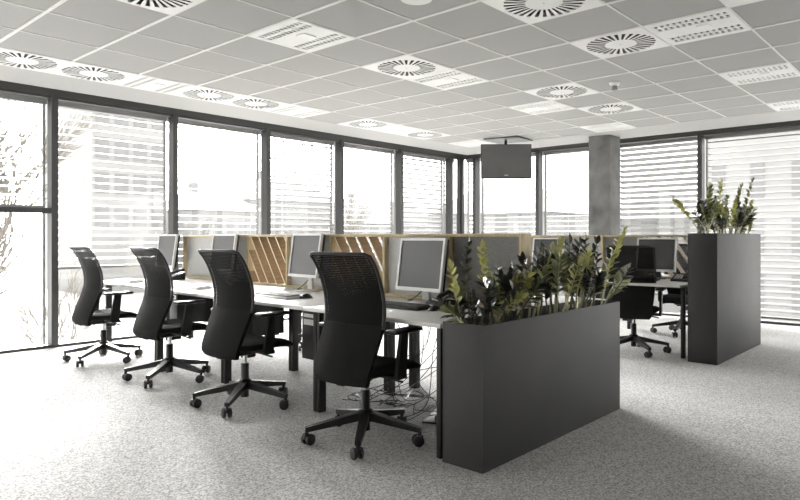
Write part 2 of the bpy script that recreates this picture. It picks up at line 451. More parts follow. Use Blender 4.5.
# ------------------------------------------------------------------ desk row helpers
ROW1 = (2.70, 2.25, -math.radians(2.0)); ROW2 = (6.43, 2.25, 0)
def rp(row, a, b, z=0):
    x0, y0, th = row; c, s = math.cos(th), math.sin(th)
    return (x0 + a * c - b * s, y0 + a * s + b * c, z)
PITCH = 1.28; DEPTH = .97; ZD = .75

def make_desk():
    t = thing('office_desk', '-', 'desk', group='white office desks')
    MB().box(0, DEPTH - .002, .002, PITCH - .002, ZD - .026, ZD, bev=.003).build('desktop', 'desk', t)
    for b in (.020, PITCH - .020):
        for a in (.15, DEPTH - .14):
            MB().box(a - .03, a + .03, b - .016, b + .016, 0, ZD - .026, bev=.002).build('leg', 'legblack', t)
    mb = MB()
    for b in (.020, PITCH - .020): mb.box(.18, DEPTH - .17, b - .014, b + .014, ZD - .07, ZD - .026)
    mb.box(.42, .46, .08, PITCH - .08, ZD - .07, ZD - .026); mb.box(DEPTH - .12, DEPTH - .09, .08, PITCH - .08, ZD - .07, ZD - .026)
    mb.build('under_frame', 'legblack', t, smooth=False)
    return t
desk0 = make_desk()
dl = ['white topped black legged desk nearest the camera, beside the low planter', 'white desk second from the low planter, with the light keyboard and black mouse',
      'white desk third from the low planter, behind the third chair', 'white desk at the window end of the front row']
for k in range(4):
    p = rp(ROW1, 0, k * PITCH)
    if k == 0: desk0.location = p; desk0.rotation_euler = (0, 0, ROW1[2]); desk0['label'] = dl[0]
    else: dup(desk0, p, ROW1[2], dl[k])
    p = rp(ROW1, 2 * DEPTH + .002, (k + 1) * PITCH)
    dup(desk0, p, ROW1[2] + PI, ['white desk behind the wood framed screen, next to the low planter plants', 'white desk back to back with the second front desk, behind the screen',
        'white desk back to back with the third front desk, behind the screen', 'white desk behind the screen at its window end'][k])
for k in range(2):
    dup(desk0, rp(ROW2, 0, k * PITCH), 0, ['white desk with the black screened monitor, left of the tall planter', 'white desk of the far row behind the low planter plants'][k])
    dup(desk0, rp(ROW2, 2 * DEPTH + .002, (k + 1) * PITCH), PI, ['white desk on the far side of the second row, behind the tall planter', 'white desk on the far side of the second row, farther from the tall planter'][k])

MB().box(.005, .075, .003, .035, 0, ZD - .026, bev=.002).build('leg', 'legblack', desk0)
def partition(row, edges, kinds, label, z0=ZD + .001, ztop=1.255, a0=DEPTH - .055, dp=.11):
    t = thing('desk_screen', label, 'desk screen', rp(row, 0, 0, 0), row[2], group='wood framed desk screens')
    fw = .024
    b0, b1 = edges[0], edges[-1]
    MB().box(a0, a0 + dp, b0, b1, ztop - .022, ztop, bev=.002).build('top_rail', 'wood', t)
    MB().box(a0, a0 + dp, b0, b1, z0, z0 + .022, bev=.002).build('bottom_rail', 'wood', t)
    for e in edges:
        w = fw if e not in (b0, b1) else fw
        x0 = e - w / 2 if e not in (b0, b1) else (e if e == b0 else e - w)
        MB().box(a0 + .001, a0 + dp - .001, x0, x0 + w, z0 + .022, ztop - .022, bev=.001).build('post', 'wood', t)
    for (e0, e1), kd in zip(zip(edges, edges[1:]), kinds):
        p0 = e0 + (fw / 2 if e0 != b0 else fw); p1 = e1 - (fw / 2 if e1 != b1 else fw)
        if kd in ('felt', 'pale'):
            MB().box(a0 + .045, a0 + .07, p0, p1, z0 + .022, ztop - .022).build('felt_panel', 'felt' if kd == 'felt' else 'feltlight', t, smooth=False)
        else:
            # thin deep boards running down to the right, clipped to the opening
            za, zb = z0 + .022, ztop - .022
            fin = MB(); edgestrip = MB(); th_ = .010; step = .148; sl = .50 / .345    # dz per -db
            nb = int((p1 - p0 + (zb - za) / sl) / step) + 2
            for k in range(-1, nb):
                bt = p0 + .03 + k * step              # b where the board meets the top, for the line b = bt - (zb - z)/sl ... going down towards smaller b
                za_b = bt - (zb - za) / sl
                pts = [(bt, zb), (za_b, za)]
                def clip(pA, pB):
                    (bA, zA), (bB, zB) = pA, pB
                    out = []
                    for (b, z) in (pA, pB):
                        if b > p1: z = zA + (p1 - bA) * (zB - zA) / (bB - bA); b = p1
                        if b < p0: z = zA + (p0 - bA) * (zB - zA) / (bB - bA); b = p0
                        out.append((b, z))
                    return out
                if za_b > p1 or bt < p0: continue
                (bA, zA), (bB, zB) = clip(*pts)
                if abs(zA - zB) < .02: continue
                h = th_ / 2 * math.sqrt(1 + sl * sl) / sl     # half thickness measured along b
                for mb_, d0, d1 in ((fin, .007, dp - .004), (edgestrip, .002, .007)):
                    v = [mb_.bm.verts.new((a0 + d, b + sb * h, z)) for d in (d0, d1) for (b, z, sb) in ((bA, zA, -1), (bA, zA, 1), (bB, zB, 1), (bB, zB, -1))]
                    for q in ((0, 1, 2, 3), (7, 6, 5, 4), (0, 4, 5, 1), (1, 5, 6, 2), (2, 6, 7, 3), (3, 7, 4, 0)): mb_.bm.faces.new([v[i] for i in q])
            f = fin.build('slat_panel', 'fin', t, smooth=False); edgestrip.build('slat_edging', 'finedge', f, smooth=False)
    return t
partition(ROW1, [.09, .74, 1.44, 2.13, 2.80, 3.50, 4.20, 4.92], ['felt', 'pale', 'fin', 'pale', 'fin', 'pale', 'pale'],
          'long wood framed desk screen with grey felt and slanted slats on the front desk row')
partition(ROW2, [.09, .75, 1.27, 1.95, 2.55], ['fin', 'felt', 'pale', 'felt'], 'wood framed desk screen on the far desk row behind the black monitors')

# ------------------------------------------------------------------ office chairs
def smooth_interp(pts, z):
    for (z0, x0), (z1, x1) in zip(pts, pts[1:]):
        if z <= z1:
            u = max(0, (z - z0) / (z1 - z0)); u = u * u * (3 - 2 * u) if False else u
            return x0 + (x1 - x0) * u
    return pts[-1][1]
PROF = [(.38, -.262), (.42, -.275), (.50, -.252), (.60, -.212), (.70, -.172), (.78, -.160), (.86, -.165), (.94, -.182), (1.02, -.208), (1.08, -.238), (1.12, -.268), (1.135, -.285)]
def catmull(pts, z):
    k = 0
    while k < len(pts) - 2 and z > pts[k + 1][0]: k += 1
    p0 = pts[max(k - 1, 0)]; p1 = pts[k]; p2 = pts[k + 1]; p3 = pts[min(k + 2, len(pts) - 1)]
    u = min(1, max(0, (z - p1[0]) / (p2[0] - p1[0]))); h = p2[0] - p1[0]
    m1 = (p2[1] - p0[1]) / max(1e-6, p2[0] - p0[0]) * h; m2 = (p3[1] - p1[1]) / max(1e-6, p3[0] - p1[0]) * h
    return (2 * u ** 3 - 3 * u * u + 1) * p1[1] + (u ** 3 - 2 * u * u + u) * m1 + (-2 * u ** 3 + 3 * u * u) * p2[1] + (u ** 3 - u * u) * m2
HW = [(.38, .195), (.40, .212), (.50, .224), (.62, .232), (.78, .237), (.95, .238), (1.10, .240), (1.135, .241)]
def back_pt(u, z, off=0):
    w = catmull(HW, z); x = catmull(PROF, z) + .03 + .034 * u * u * (1 - .5 * max(0, (z - .9) / .24)) + off
    return (x, u * w, z)
def make_chair():
    t = thing('office_chair', '-', 'chair', group='black mesh back office chairs')
    for k in range(5):
        a = 2 * PI * k / 5; c, s = math.cos(a), math.sin(a)
        arm = MB().beam((.03 * c, .03 * s, .15), (.360 * c, .360 * s, .092), .058, .05, .034, .028).build('base_arm', 'plastic', t)
        mb = MB(); mb.tube([(.352 * c, .352 * s, .09), (.352 * c, .352 * s, .055)], .011, 8)
        mb.box(-.02, .02, -.014, .014, .036, .062, bev=.004, mtx=Matrix.Translation((.352 * c, .352 * s, 0)) @ Matrix.Rotation(a + .6, 4, 'Z'))
        mb.build('caster_fork', 'plastic', arm)
        for sd in (-1, 1):
            R = Matrix.Translation((.352 * c, .352 * s, .033)) @ Matrix.Rotation(a + .6, 4, 'Z') @ Matrix.Translation((-.012, sd * .02, 0)) @ Matrix.Rotation(PI / 2, 4, 'X')
            MB().lathe([(.024, -.0125), (.032, -.009), (.033, 0), (.032, .009), (.024, .0125)], n=18, mtx=R).build('wheel', 'tyre', arm)
    MB().lathe([(.045, .115), (.05, .12), (.05, .175), (.035, .19)], n=20).build('hub', 'plastic', t)
    MB().lathe([(.029, .06), (.029, .30), (.026, .305)], n=18).build('gas_column', 'plastic', t)
    MB().lathe([(.017, .30), (.017, .385)], n=14).build('piston', 'chrome', t)
    mb = MB(); mb.box(-.17, .11, -.075, .075, .375, .425, bev=.012); mb.box(-.22, .16, -.03, .03, .365, .385, bev=.006)
    mb.tube([(.02, -.07, .40), (.03, -.20, .385), (.06, -.25, .372)], .007, 8)
    mb.tube([(-.06, .07, .40), (-.06, .20, .39)], .007, 8)
    mb.box(-.05, .05, -.03, .03, .33, .38, bev=.01, mtx=Matrix.Translation((.1, .1, -.01)))
    mb.build('tilt_mechanism', 'plastic', t)
    # seat cushion with a waterfall front
    def seat(u, v, top):
        x = -.20 + .47 * v; y = (u - .5) * .49 * (1 - .10 * max(0, (v - .6) / .4) ** 2) * (1 - .12 * max(0, (.25 - v) / .25) ** 2)
        e = min(u, 1 - u) * 2; ez = .018 * (1 - min(1, e * 5)) ** 2
        drop = .045 * max(0, (v - .68) / .32) ** 2
        if top: return (x, y, .485 - ez - drop + .012 * abs(u - .5) * 2 * 1 - .006 * math.cos((v - .4) * 3))
        return (x, y, .425 + ez - drop * .4)
    mb = MB(); nu, nv = 12, 14
    tp = [[mb.bm.verts.new(seat(i / nu, j / nv, 1)) for i in range(nu + 1)] for j in range(nv + 1)]
    bt = [[mb.bm.verts.new(seat(i / nu, j / nv, 0)) for i in range(nu + 1)] for j in range(nv + 1)]
    for j in range(nv):
        for i in range(nu):
            mb.bm.faces.new((tp[j][i], tp[j][i + 1], tp[j + 1][i + 1], tp[j + 1][i])); mb.bm.faces.new((bt[j][i], bt[j + 1][i], bt[j + 1][i + 1], bt[j][i + 1]))
    per = [(0, i) for i in range(nu)] + [(j, nu) for j in range(nv)] + [(nv, i) for i in range(nu, 0, -1)] + [(j, 0) for j in range(nv, 0, -1)]
    for (j, i), (j2, i2) in zip(per, per[1:] + per[:1]): mb.bm.faces.new((tp[j][i], bt[j][i], bt[j2][i2], tp[j2][i2]))
    mb.build('seat', 'seat', t)
    # backrest: solid padded lower half, see-through knitted upper half, frame round it
    ZS = .72
    def slab(z0, z1, uu, d0, d1, nu, nv, name, m):
        mb = MB()
        A = [[mb.bm.verts.new(back_pt(-uu + 2 * uu * i / nu, z0 + (z1 - z0) * j / nv, d0)) for i in range(nu + 1)] for j in range(nv + 1)]
        B = [[mb.bm.verts.new(back_pt(-uu + 2 * uu * i / nu, z0 + (z1 - z0) * j / nv, d1)) for i in range(nu + 1)] for j in range(nv + 1)]
        for j in range(nv):
            for i in range(nu):
                mb.bm.faces.new((A[j][i], A[j][i + 1], A[j + 1][i + 1], A[j + 1][i])); mb.bm.faces.new((B[j][i], B[j + 1][i], B[j + 1][i + 1], B[j][i + 1]))
        per = [(0, i) for i in range(nu)] + [(j, nu) for j in range(nv)] + [(nv, i) for i in range(nu, 0, -1)] + [(j, 0) for j in range(nv, 0, -1)]
        for (j, i), (j2, i2) in zip(per, per[1:] + per[:1]): mb.bm.faces.new((A[j][i], B[j][i], B[j2][i2], A[j2][i2]))
        return mb.build(name, m, t)
    slab(.38, ZS, 1, -.012, .016, 16, 14, 'backrest', 'seat')
    mb = MB()
    mb.grid(lambda u, v: back_pt(-.97 + 1.94 * u, ZS + (1.128 - ZS) * v, -.008), 16, 16)
    mb.grid(lambda u, v: back_pt(-.97 + 1.94 * u, ZS + (1.128 - ZS) * v, .012 + .004 * math.cos(u * 5)), 16, 16)
    mb.build('mesh_panel', 'mesh', t, recalc=False)
    mb = MB()
    path = [back_pt(-1, z) for z in [ZS - .02 + .03 * k for k in range(14)]] + [back_pt(-1, 1.122)] + \
           [back_pt(-1 + .125 * k, 1.135 - (.008 if k in (0, 16) else 0)) for k in range(1, 16)] + [back_pt(1, 1.122)] + [back_pt(1, z) for z in [ZS - .02 + .03 * k for k in range(13, -1, -1)]]
    mb.tube(path, .010, 8); mb.build('back_frame', 'plastic', t)
    mb = MB().beam((-.15, 0, .375), (-.19, 0, .46), .09, .02, .08, .02); mb.tube([(-.12, 0, .39), (-.165, 0, .385), (-.195, 0, .44), (-.175, 0, .54)], .018, 10)
    mb.build('back_bracket', 'plastic', t)
    for sd in (-1, 1):
        mb = MB(); mb.box(-.03, .055, min(sd * .10, sd * .285), max(sd * .10, sd * .285), .40, .425, bev=.005)
        mb.beam((.0, sd * .275, .41), (.035, sd * .275, .675), .026, .085, .024, .06)
        post = mb.build('armrest', 'plastic', t)
        MB().box(-.09, .17, sd * .275 - .043, sd * .275 + .043, .67, .697, bev=.012).build('arm_pad', 'plastic', post)
    return t
chair0 = make_chair()
CH = [(2.67, 2.82, .07, 'front row chair nearest the camera, before the low planter desk'), (2.65, 4.08, .03, 'second front row chair from the low planter'),
      (2.70, 5.31, .0, 'third front row chair from the low planter'), (2.68, 6.62, -.04, 'front row chair farthest away, before the tall left window'),
      (6.60, 2.80, .22, 'chair between the two planters, at the far row desk')]
for k, (x, y, rz, lab) in enumerate(CH):
    lab = 'black mesh back ' + lab
    if k == 0: chair0.location = (x, y, 0); chair0.rotation_euler = (0, 0, rz); chair0['label'] = lab
    else: dup(chair0, (x, y, 0), rz, lab)
for (x, y, rz, lab) in [(4.62, 5.62, PI + .3, 'black office chair behind the front desks, seat and base showing under the second desk'),
                        (4.75, 3.55, PI - .25, 'black office chair on the hidden side of the desk nearest the low planter'),
                        (8.22, 2.85, PI + .1, 'black office chair showing under the far row desk beside the tall planter')]:
    dup(chair0, (x, y, 0), rz, lab)

# ------------------------------------------------------------------ planters
def planter(x0, x1, y0, y1, h, label, soil):
    t = thing('planter_box', label, 'planter', ((x0 + x1) / 2, (y0 + y1) / 2, 0))
    lx, ly = (x1 - x0) / 2, (y1 - y0) / 2; w = .012
    mb = MB(); mb.box(-lx, lx, -ly, -ly + w, 0, h, bev=.0015); mb.box(-lx, lx, ly - w, ly, 0, h, bev=.0015)
    mb.box(-lx, -lx + w, -ly + w, ly - w, 0, h, bev=.0015); mb.box(lx - w, lx, -ly + w, ly - w, 0, h, bev=.0015)
    mb.box(-lx + w, lx - w, -ly + w, ly - w, .0, .02)
    mb.build('box', 'black', t)
    def f(u, v): return (-lx + w + (2 * lx - 2 * w) * u, -ly + w + (2 * ly - 2 * w) * v, soil + .008 * math.sin(u * 40) * math.cos(v * 13))
    MB().grid(f, 40, 8).build('soil', 'soil', t)
    return t
planter(2.680, 4.345, 1.945, 2.218, .769, 'long low matt black planter box at the near end of the front desks', .71)
planter(6.425, 8.03, 1.895, 2.175, 1.268, 'tall matt black planter box at the end of the far desks', 1.21)

LEAFPROF = [(0, .08), (.18, .62), (.42, 1.), (.68, .82), (.88, .40), (1., .02)]
def add_leaf(mb, p, d, n, L, W):
    d = d.normalized(); side = d.cross(n).normalized(); nn = side.cross(d).normalized()
    rows = []
    for s, w in LEAFPROF:
        c = p + d * (s * L) - nn * (.12 * L * s * s)
        e = side * (w * W); up = nn * (abs(w) * W * .28)
        rows.append([mb.bm.verts.new(c - e + up), mb.bm.verts.new(c), mb.bm.verts.new(c + e + up)])
    for r0, r1 in zip(rows, rows[1:]):
        mb.bm.faces.new((r0[0], r0[1], r1[1], r1[0])); mb.bm.faces.new((r0[1], r0[2], r1[2], r1[1]))
def frond(base, tip, bow, nl, L, kind, parent, rnd, start=.36, roll=None, loc=(0, 0, 0)):
    b, t = Vector(base) - Vector(loc), Vector(tip) - Vector(loc)
    mid = (b + t) / 2 + Vector(bow)
    def P(u): return (1 - u) ** 2 * b + 2 * u * (1 - u) * mid + u * u * t
    st = MB(); n = 9
    st.tube([P(k / n) for k in range(n + 1)], [.0085 - .006 * k / n for k in range(n + 1)], 6)
    stem = st.build('frond', 'stemdark' if kind == 'leafdark' else 'stem', parent)
    lf = MB()
    if roll is None: roll = rnd.uniform(0, PI)
    for k in range(nl):
        u = start + (1 - start) * (k + .5) / nl
        p = P(u); d = (P(min(1, u + .02)) - P(u - .02)).normalized()
        a = d.orthogonal().normalized(); c = d.cross(a)
        r = roll + (PI if k % 2 else 0) + rnd.uniform(-.35, .35)
        s = math.cos(r) * a + math.sin(r) * c
        ang = rnd.uniform(.85, 1.35) * (1 - .35 * u)
        ld = d * math.cos(ang) + s * math.sin(ang)
        nrm = (d - ld * d.dot(ld)); nrm = nrm.normalized() if nrm.length > .01 else a
        sc = .8 * (.75 + .5 * math.sin(PI * min(1, (u - start) / (1 - start) * .85 + .12))) * rnd.uniform(.85, 1.12)
        add_leaf(lf, p, ld, nrm, L * sc, L * sc * .29)
    add_leaf(lf, P(.985), (t - P(.9)).normalized(), Vector((rnd.uniform(-1, 1), -1, .3)), L * .8, L * .2)
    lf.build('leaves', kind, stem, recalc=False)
    return stem
def plant(label, base, fronds, seed, n_fill, fill_h, ymid, soil, group):
    rnd = random.Random(seed); t = thing('leafy_plant', label, 'plant', base, group=group)
    for (tx, ty, tz, kind, nl, L, bow) in fronds:
        b = (base[0] + rnd.uniform(-.04, .04), base[1] + rnd.uniform(-.04, .04), soil - .01)
        frond(b, (tx, ty, tz), bow, nl, L, kind, t, rnd, loc=base)
    for k in range(n_fill):
        b = (base[0] + rnd.uniform(-.10, .10), base[1] + rnd.uniform(-.06, .06), soil - .01)
        tip = (b[0] + rnd.uniform(-.20, .20), b[1] + rnd.uniform(-.13, .14), soil + fill_h * rnd.uniform(.5, 1.05))
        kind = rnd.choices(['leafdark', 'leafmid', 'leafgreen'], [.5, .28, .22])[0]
        frond(b, tip, (rnd.uniform(-.06, .06), rnd.uniform(-.04, .04), .04), rnd.randint(11, 15), rnd.uniform(.07, .095), kind, t, rnd, loc=base)
    return t
S1 = .71; G1 = 'leafy plants in the low planter'
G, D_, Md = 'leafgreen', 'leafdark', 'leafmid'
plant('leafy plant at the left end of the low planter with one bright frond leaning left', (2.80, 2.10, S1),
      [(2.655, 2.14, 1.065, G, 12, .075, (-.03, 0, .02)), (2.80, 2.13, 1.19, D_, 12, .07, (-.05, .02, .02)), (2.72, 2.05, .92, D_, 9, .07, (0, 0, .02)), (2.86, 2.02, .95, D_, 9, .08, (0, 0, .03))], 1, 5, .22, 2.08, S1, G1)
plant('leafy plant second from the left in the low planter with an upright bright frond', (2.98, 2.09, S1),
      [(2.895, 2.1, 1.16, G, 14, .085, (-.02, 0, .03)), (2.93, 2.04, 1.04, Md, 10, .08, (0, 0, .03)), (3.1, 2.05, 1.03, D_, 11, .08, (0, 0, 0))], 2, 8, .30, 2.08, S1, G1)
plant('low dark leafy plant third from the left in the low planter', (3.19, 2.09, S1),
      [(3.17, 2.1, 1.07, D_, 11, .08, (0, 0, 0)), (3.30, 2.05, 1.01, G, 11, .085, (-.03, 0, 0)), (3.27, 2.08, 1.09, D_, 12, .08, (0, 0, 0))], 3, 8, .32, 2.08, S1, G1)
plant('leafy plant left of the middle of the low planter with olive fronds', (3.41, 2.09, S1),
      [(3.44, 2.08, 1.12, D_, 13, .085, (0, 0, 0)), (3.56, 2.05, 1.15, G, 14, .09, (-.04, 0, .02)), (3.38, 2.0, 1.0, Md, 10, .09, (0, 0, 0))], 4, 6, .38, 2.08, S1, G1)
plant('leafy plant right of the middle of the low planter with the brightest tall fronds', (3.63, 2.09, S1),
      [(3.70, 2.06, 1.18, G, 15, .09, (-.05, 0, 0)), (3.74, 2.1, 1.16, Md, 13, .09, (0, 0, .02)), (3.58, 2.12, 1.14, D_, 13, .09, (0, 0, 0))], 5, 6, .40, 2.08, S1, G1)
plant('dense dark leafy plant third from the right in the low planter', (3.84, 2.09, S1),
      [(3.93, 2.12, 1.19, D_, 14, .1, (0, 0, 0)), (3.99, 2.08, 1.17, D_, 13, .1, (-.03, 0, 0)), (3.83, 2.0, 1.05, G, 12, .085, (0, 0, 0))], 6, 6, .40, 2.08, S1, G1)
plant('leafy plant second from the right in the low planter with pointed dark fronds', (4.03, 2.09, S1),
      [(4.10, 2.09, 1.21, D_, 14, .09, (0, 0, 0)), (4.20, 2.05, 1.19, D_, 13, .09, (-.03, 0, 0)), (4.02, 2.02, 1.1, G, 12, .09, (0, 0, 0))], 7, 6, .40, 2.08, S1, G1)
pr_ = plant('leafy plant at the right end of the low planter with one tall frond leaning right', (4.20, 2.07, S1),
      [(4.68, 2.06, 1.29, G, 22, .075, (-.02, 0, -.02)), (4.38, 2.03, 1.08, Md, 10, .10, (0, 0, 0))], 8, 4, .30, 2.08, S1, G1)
rnd = random.Random(31)
for (tx, tz, L) in ((4.66, .90, .17), (4.66, 1.02, .19), (4.50, .84, .15)):     # the long broad leaves over the right edge
    b = Vector((4.22, 2.03, S1)); tip = Vector((tx, 2.0, tz)); d = tip - b
    mb = MB(); mb.tube([(b - pr_.location)[:], (b + d * .45 + Vector((0, 0, .05)) - pr_.location)[:]], [.006, .004], 6)
    fr = mb.build('frond', 'stem', pr_)
    mb = MB(); add_leaf(mb, b + d * .38 + Vector((0, 0, .04)) - pr_.location, d, Vector((-.5, -.3, 1)), d.length * .64, .038)
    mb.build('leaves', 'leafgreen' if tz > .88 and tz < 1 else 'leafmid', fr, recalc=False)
S2 = 1.21; G2 = 'leafy plants in the tall planter'
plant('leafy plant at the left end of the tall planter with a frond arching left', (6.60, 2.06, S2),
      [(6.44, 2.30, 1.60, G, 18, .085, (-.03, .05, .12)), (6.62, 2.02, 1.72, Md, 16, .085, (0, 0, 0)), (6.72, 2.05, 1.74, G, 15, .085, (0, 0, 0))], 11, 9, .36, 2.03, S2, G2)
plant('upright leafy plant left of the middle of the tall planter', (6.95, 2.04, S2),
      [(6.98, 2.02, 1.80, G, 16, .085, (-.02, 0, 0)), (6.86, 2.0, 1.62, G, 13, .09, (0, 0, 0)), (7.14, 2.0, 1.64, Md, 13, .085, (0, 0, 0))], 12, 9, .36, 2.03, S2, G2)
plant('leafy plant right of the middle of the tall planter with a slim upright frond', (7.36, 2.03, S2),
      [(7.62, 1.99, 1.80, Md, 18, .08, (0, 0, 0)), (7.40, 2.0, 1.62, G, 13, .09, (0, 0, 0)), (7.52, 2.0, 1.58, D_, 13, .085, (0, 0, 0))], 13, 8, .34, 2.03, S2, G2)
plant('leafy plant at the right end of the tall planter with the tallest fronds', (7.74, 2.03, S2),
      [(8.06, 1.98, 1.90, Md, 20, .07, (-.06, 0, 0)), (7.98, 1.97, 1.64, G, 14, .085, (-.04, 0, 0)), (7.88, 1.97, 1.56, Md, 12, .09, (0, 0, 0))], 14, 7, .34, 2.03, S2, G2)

# ------------------------------------------------------------------ things on the desks
def make_monitor(dark, zb=.085):
    t = thing('monitor', '-', 'monitor', group='computer monitors on the desks')
    w, h = .23, .195
    tilt = Matrix.Translation((0, 0, zb)) @ Matrix.Rotation(math.radians(8), 4, 'Y')
    fr = MB()
    for (y0, y1, z0, z1) in ((-w, w, 0, .026), (-w, w, 2 * h - .018, 2 * h), (-w, -w + .018, .026, 2 * h - .018), (w - .018, w, .026, 2 * h - .018)):
        fr.box(-.012, .012, y0, y1, z0, z1, mtx=tilt)
    fr.build('bezel', 'silver', t, smooth=False)
    MB().box(-.004, .004, -w + .018, w - .018, .026, 2 * h - .018, mtx=tilt).build('screen', 'screendark' if dark else 'screen', t, smooth=False)
    mb = MB().box(.012, .04, -w + .004, w - .004, .004, 2 * h - .004, bev=.006, mtx=tilt); mb.box(.04, .065, -.12, .12, .06, .28, bev=.01, mtx=tilt)
    mb.build('casing', 'plastic', t)
    MB().beam((.085, 0, .012), (.075, 0, .30), .07, .02, .05, .016).build('stand_neck', 'plastic' if dark else 'silver', t)
    MB().lathe([(.105, 0), (.108, .005), (.09, .012), (.03, .016)], (.05, 0, 0), 28).build('stand_base', 'plastic' if dark else 'silver', t)
    mb = MB().tube([(.06, .0, .10), (.02, .03, .05), (.0, .08, .012), (.05, .16, .004), (.12, .2, .004)], .004, 6); mb.build('cable', 'plastic', t)
    return t
def make_keyboard(dark):
    t = thing('keyboard', '-', 'keyboard', group='keyboards on the desks')
    body = MB().box(-.075, .075, -.225, .225, .0, .017, bev=.005, mtx=Matrix.Rotation(-.04, 4, 'Y') @ Matrix.Translation((0, 0, .003))).build('body', 'plastic' if dark else 'paper', t)
    mb = MB()
    for r in range(5):
        for k in range(15):
            mb.box(-.06 + r * .025, -.041 + r * .025, -.212 + k * .0285, -.189 + k * .0285, .017, .026, mtx=Matrix.Rotation(-.04, 4, 'Y') @ Matrix.Translation((0, 0, .003)))
    mb.build('keys', 'keydark' if dark else 'keys', t, smooth=False)
    return t
def make_mouse():
    t = thing('computer_mouse', '-', 'mouse', group='computer mice')
    mb = MB().grid(lambda u, v: (-.055 + .11 * u, (-.031 + .062 * v) * (.55 + .45 * math.sin(PI * min(1, max(0, u * .9 + .08)))), .002 + .036 * max(0, math.sin(PI * u)) ** .6 * max(0, math.sin(PI * v)) ** .5), 14, 12)
    mb.grid(lambda u, v: (-.055 + .11 * u, (-.031 + .062 * v) * (.55 + .45 * math.sin(PI * min(1, max(0, u * .9 + .08)))), .0005), 14, 12)
    mb.build('shell', 'plastic', t)
    MB().lathe([(.007, -.003), (.007, .003)], n=12, mtx=Matrix.Translation((.03, 0, .031)) @ Matrix.Rotation(PI / 2, 4, 'X')).build('wheel', 'silver', t)
    return t
def make_phone():
    t = thing('desk_phone', '-', 'telephone', group='desk telephones')
    mb = MB(); v = [mb.bm.verts.new(p) for p in ((-.09, -.09, 0), (.09, -.09, 0), (.09, .09, 0), (-.09, .09, 0), (-.09, -.09, .02), (.09, -.09, .085), (.09, .09, .085), (-.09, .09, .02))]
    for q in ((0, 3, 2, 1), (4, 5, 6, 7), (0, 1, 5, 4), (1, 2, 6, 5), (2, 3, 7, 6), (3, 0, 4, 7)): mb.bm.faces.new([v[i] for i in q])
    mb.build('body', 'plastic', t, smooth=False)
    mb = MB()
    for r in range(4):
        for k in range(3): mb.box(-.06 + r * .025, -.044 + r * .025, -.02 + k * .03, 0 + k * .03, .03 + .0095 * r - .002, .042 + .0095 * r)
    mb.build('keypad', 'silver', t, smooth=False)
    mb = MB().tube([(-.08, -.062, .05), (-.06, -.062, .07), (0, -.062, .095), (.06, -.062, .11), (.085, -.062, .105)], [.022, .018, .014, .018, .022], 10)
    mb.build('handset', 'plastic', t)
    return t
monL = make_monitor(False); monD = make_monitor(True); monH = make_monitor(False, .125); kbD = make_keyboard(True); kbL = make_keyboard(False); mo = make_mouse(); ph = make_phone()
first = set()
def put(proto, row, a, b, rz, label, z=ZD + .0005):
    p = rp(row, a, b, z)
    if proto.name not in first:
        first.add(proto.name); proto.location = p; proto.rotation_euler = (0, 0, rz + row[2]); proto['label'] = label; return proto
    return dup(proto, p, rz + row[2], label)
put(monL, ROW1, .735, .875, -.02, 'silver framed monitor on the desk nearest the low planter, grey felt behind it')
put(monH, ROW1, .735, 2.29, -.06, 'silver framed monitor between the two slatted wood panels, leaning back')
put(monH, ROW1, .74, 3.72, .0, 'silver framed monitor half hidden behind the second chair, before a pale panel')
put(monH, ROW1, .74, 5.02, .0, 'silver framed monitor at the window end of the front desks, seen beside the third chair')
put(kbD, ROW1, .42, .74, .03, 'black keyboard on the desk nearest the low planter')
put(kbL, ROW1, .28, 2.0, .03, 'pale keyboard with the black mouse on the second desk from the planter')
put(kbL, ROW1, .235, 3.32, .03, 'pale keyboard left of the second chair backrest')
put(kbL, ROW1, .19, 4.66, .03, 'pale keyboard by the window end of the desks, between the two farthest chairs')
put(mo, ROW1, .45, .45, .1, 'black mouse on the desk nearest the low planter')
put(mo, ROW1, .385, 1.76, .1, 'black mouse right of the pale keyboard on the second desk')
put(ph, ROW1, .77, .66, -.3, 'black desk phone beneath the right corner of the nearest monitor')
put(ph, ROW1, .70, 4.66, -.2, 'black desk phone beside the window end monitor, left of the wood framed screen')
put(monD, ROW2, .80, .56, .0, 'monitor with a black screen and white frame left of the tall planter')
put(monD, ROW2, .80, 1.98, .0, 'monitor with a black screen behind the middle plants of the low planter')
put(kbD, ROW2, .45, .62, .0, 'black keyboard on the far desk under the black screened monitor')
put(ph, ROW2, .62, .2, .0, 'black desk phone against the left side of the tall planter')

# computers hung under the desks, power strip and the tangle of cables
def make_pc():
    t = thing('desktop_computer', '-', 'computer', group='computers under the desks')
    MB().box(-.20, .20, -.085, .085, 0, .36, bev=.006).build('case', 'plastic', t)
    mb = MB(); mb.box(-.204, -.2, -.06, .06, .25, .29); mb.box(-.204, -.2, -.06, .06, .305, .33); mb.build('drive_front', 'silver', t, smooth=False)
    for x0 in (-.14, .10): MB().box(x0, x0 + .04, -.092, .092, -.01, .376).build('holder_strap', 'legblack', t, smooth=False)
    return t
pc = make_pc()
put(pc, ROW1, .36, 1.42, 0, 'black computer strapped under the desk junction left of the nearest chair', z=.345)
put(pc, ROW1, .60, .20, 0, 'black computer strapped under the desk beside the low planter', z=.345)
put(pc, ROW1, .58, 2.72, 0, 'black computer strapped under the third desk', z=.345)
put(pc, ROW1, .58, 4.02, 0, 'black computer strapped under the window end desk', z=.345)
o = thing('power_strip', 'black floor power strip box under the desk nearest the planter', 'power strip', rp(ROW1, .62, .52, 0), .4)
MB().box(-.16, .16, -.11, .11, 0, .012, bev=.004).build('floor_plate', 'legblack', o)
mb = MB().box(-.13, .13, -.03, .03, .012, .05, bev=.006); mb.build('socket_bar', 'plastic', o)
rnd = random.Random(5)
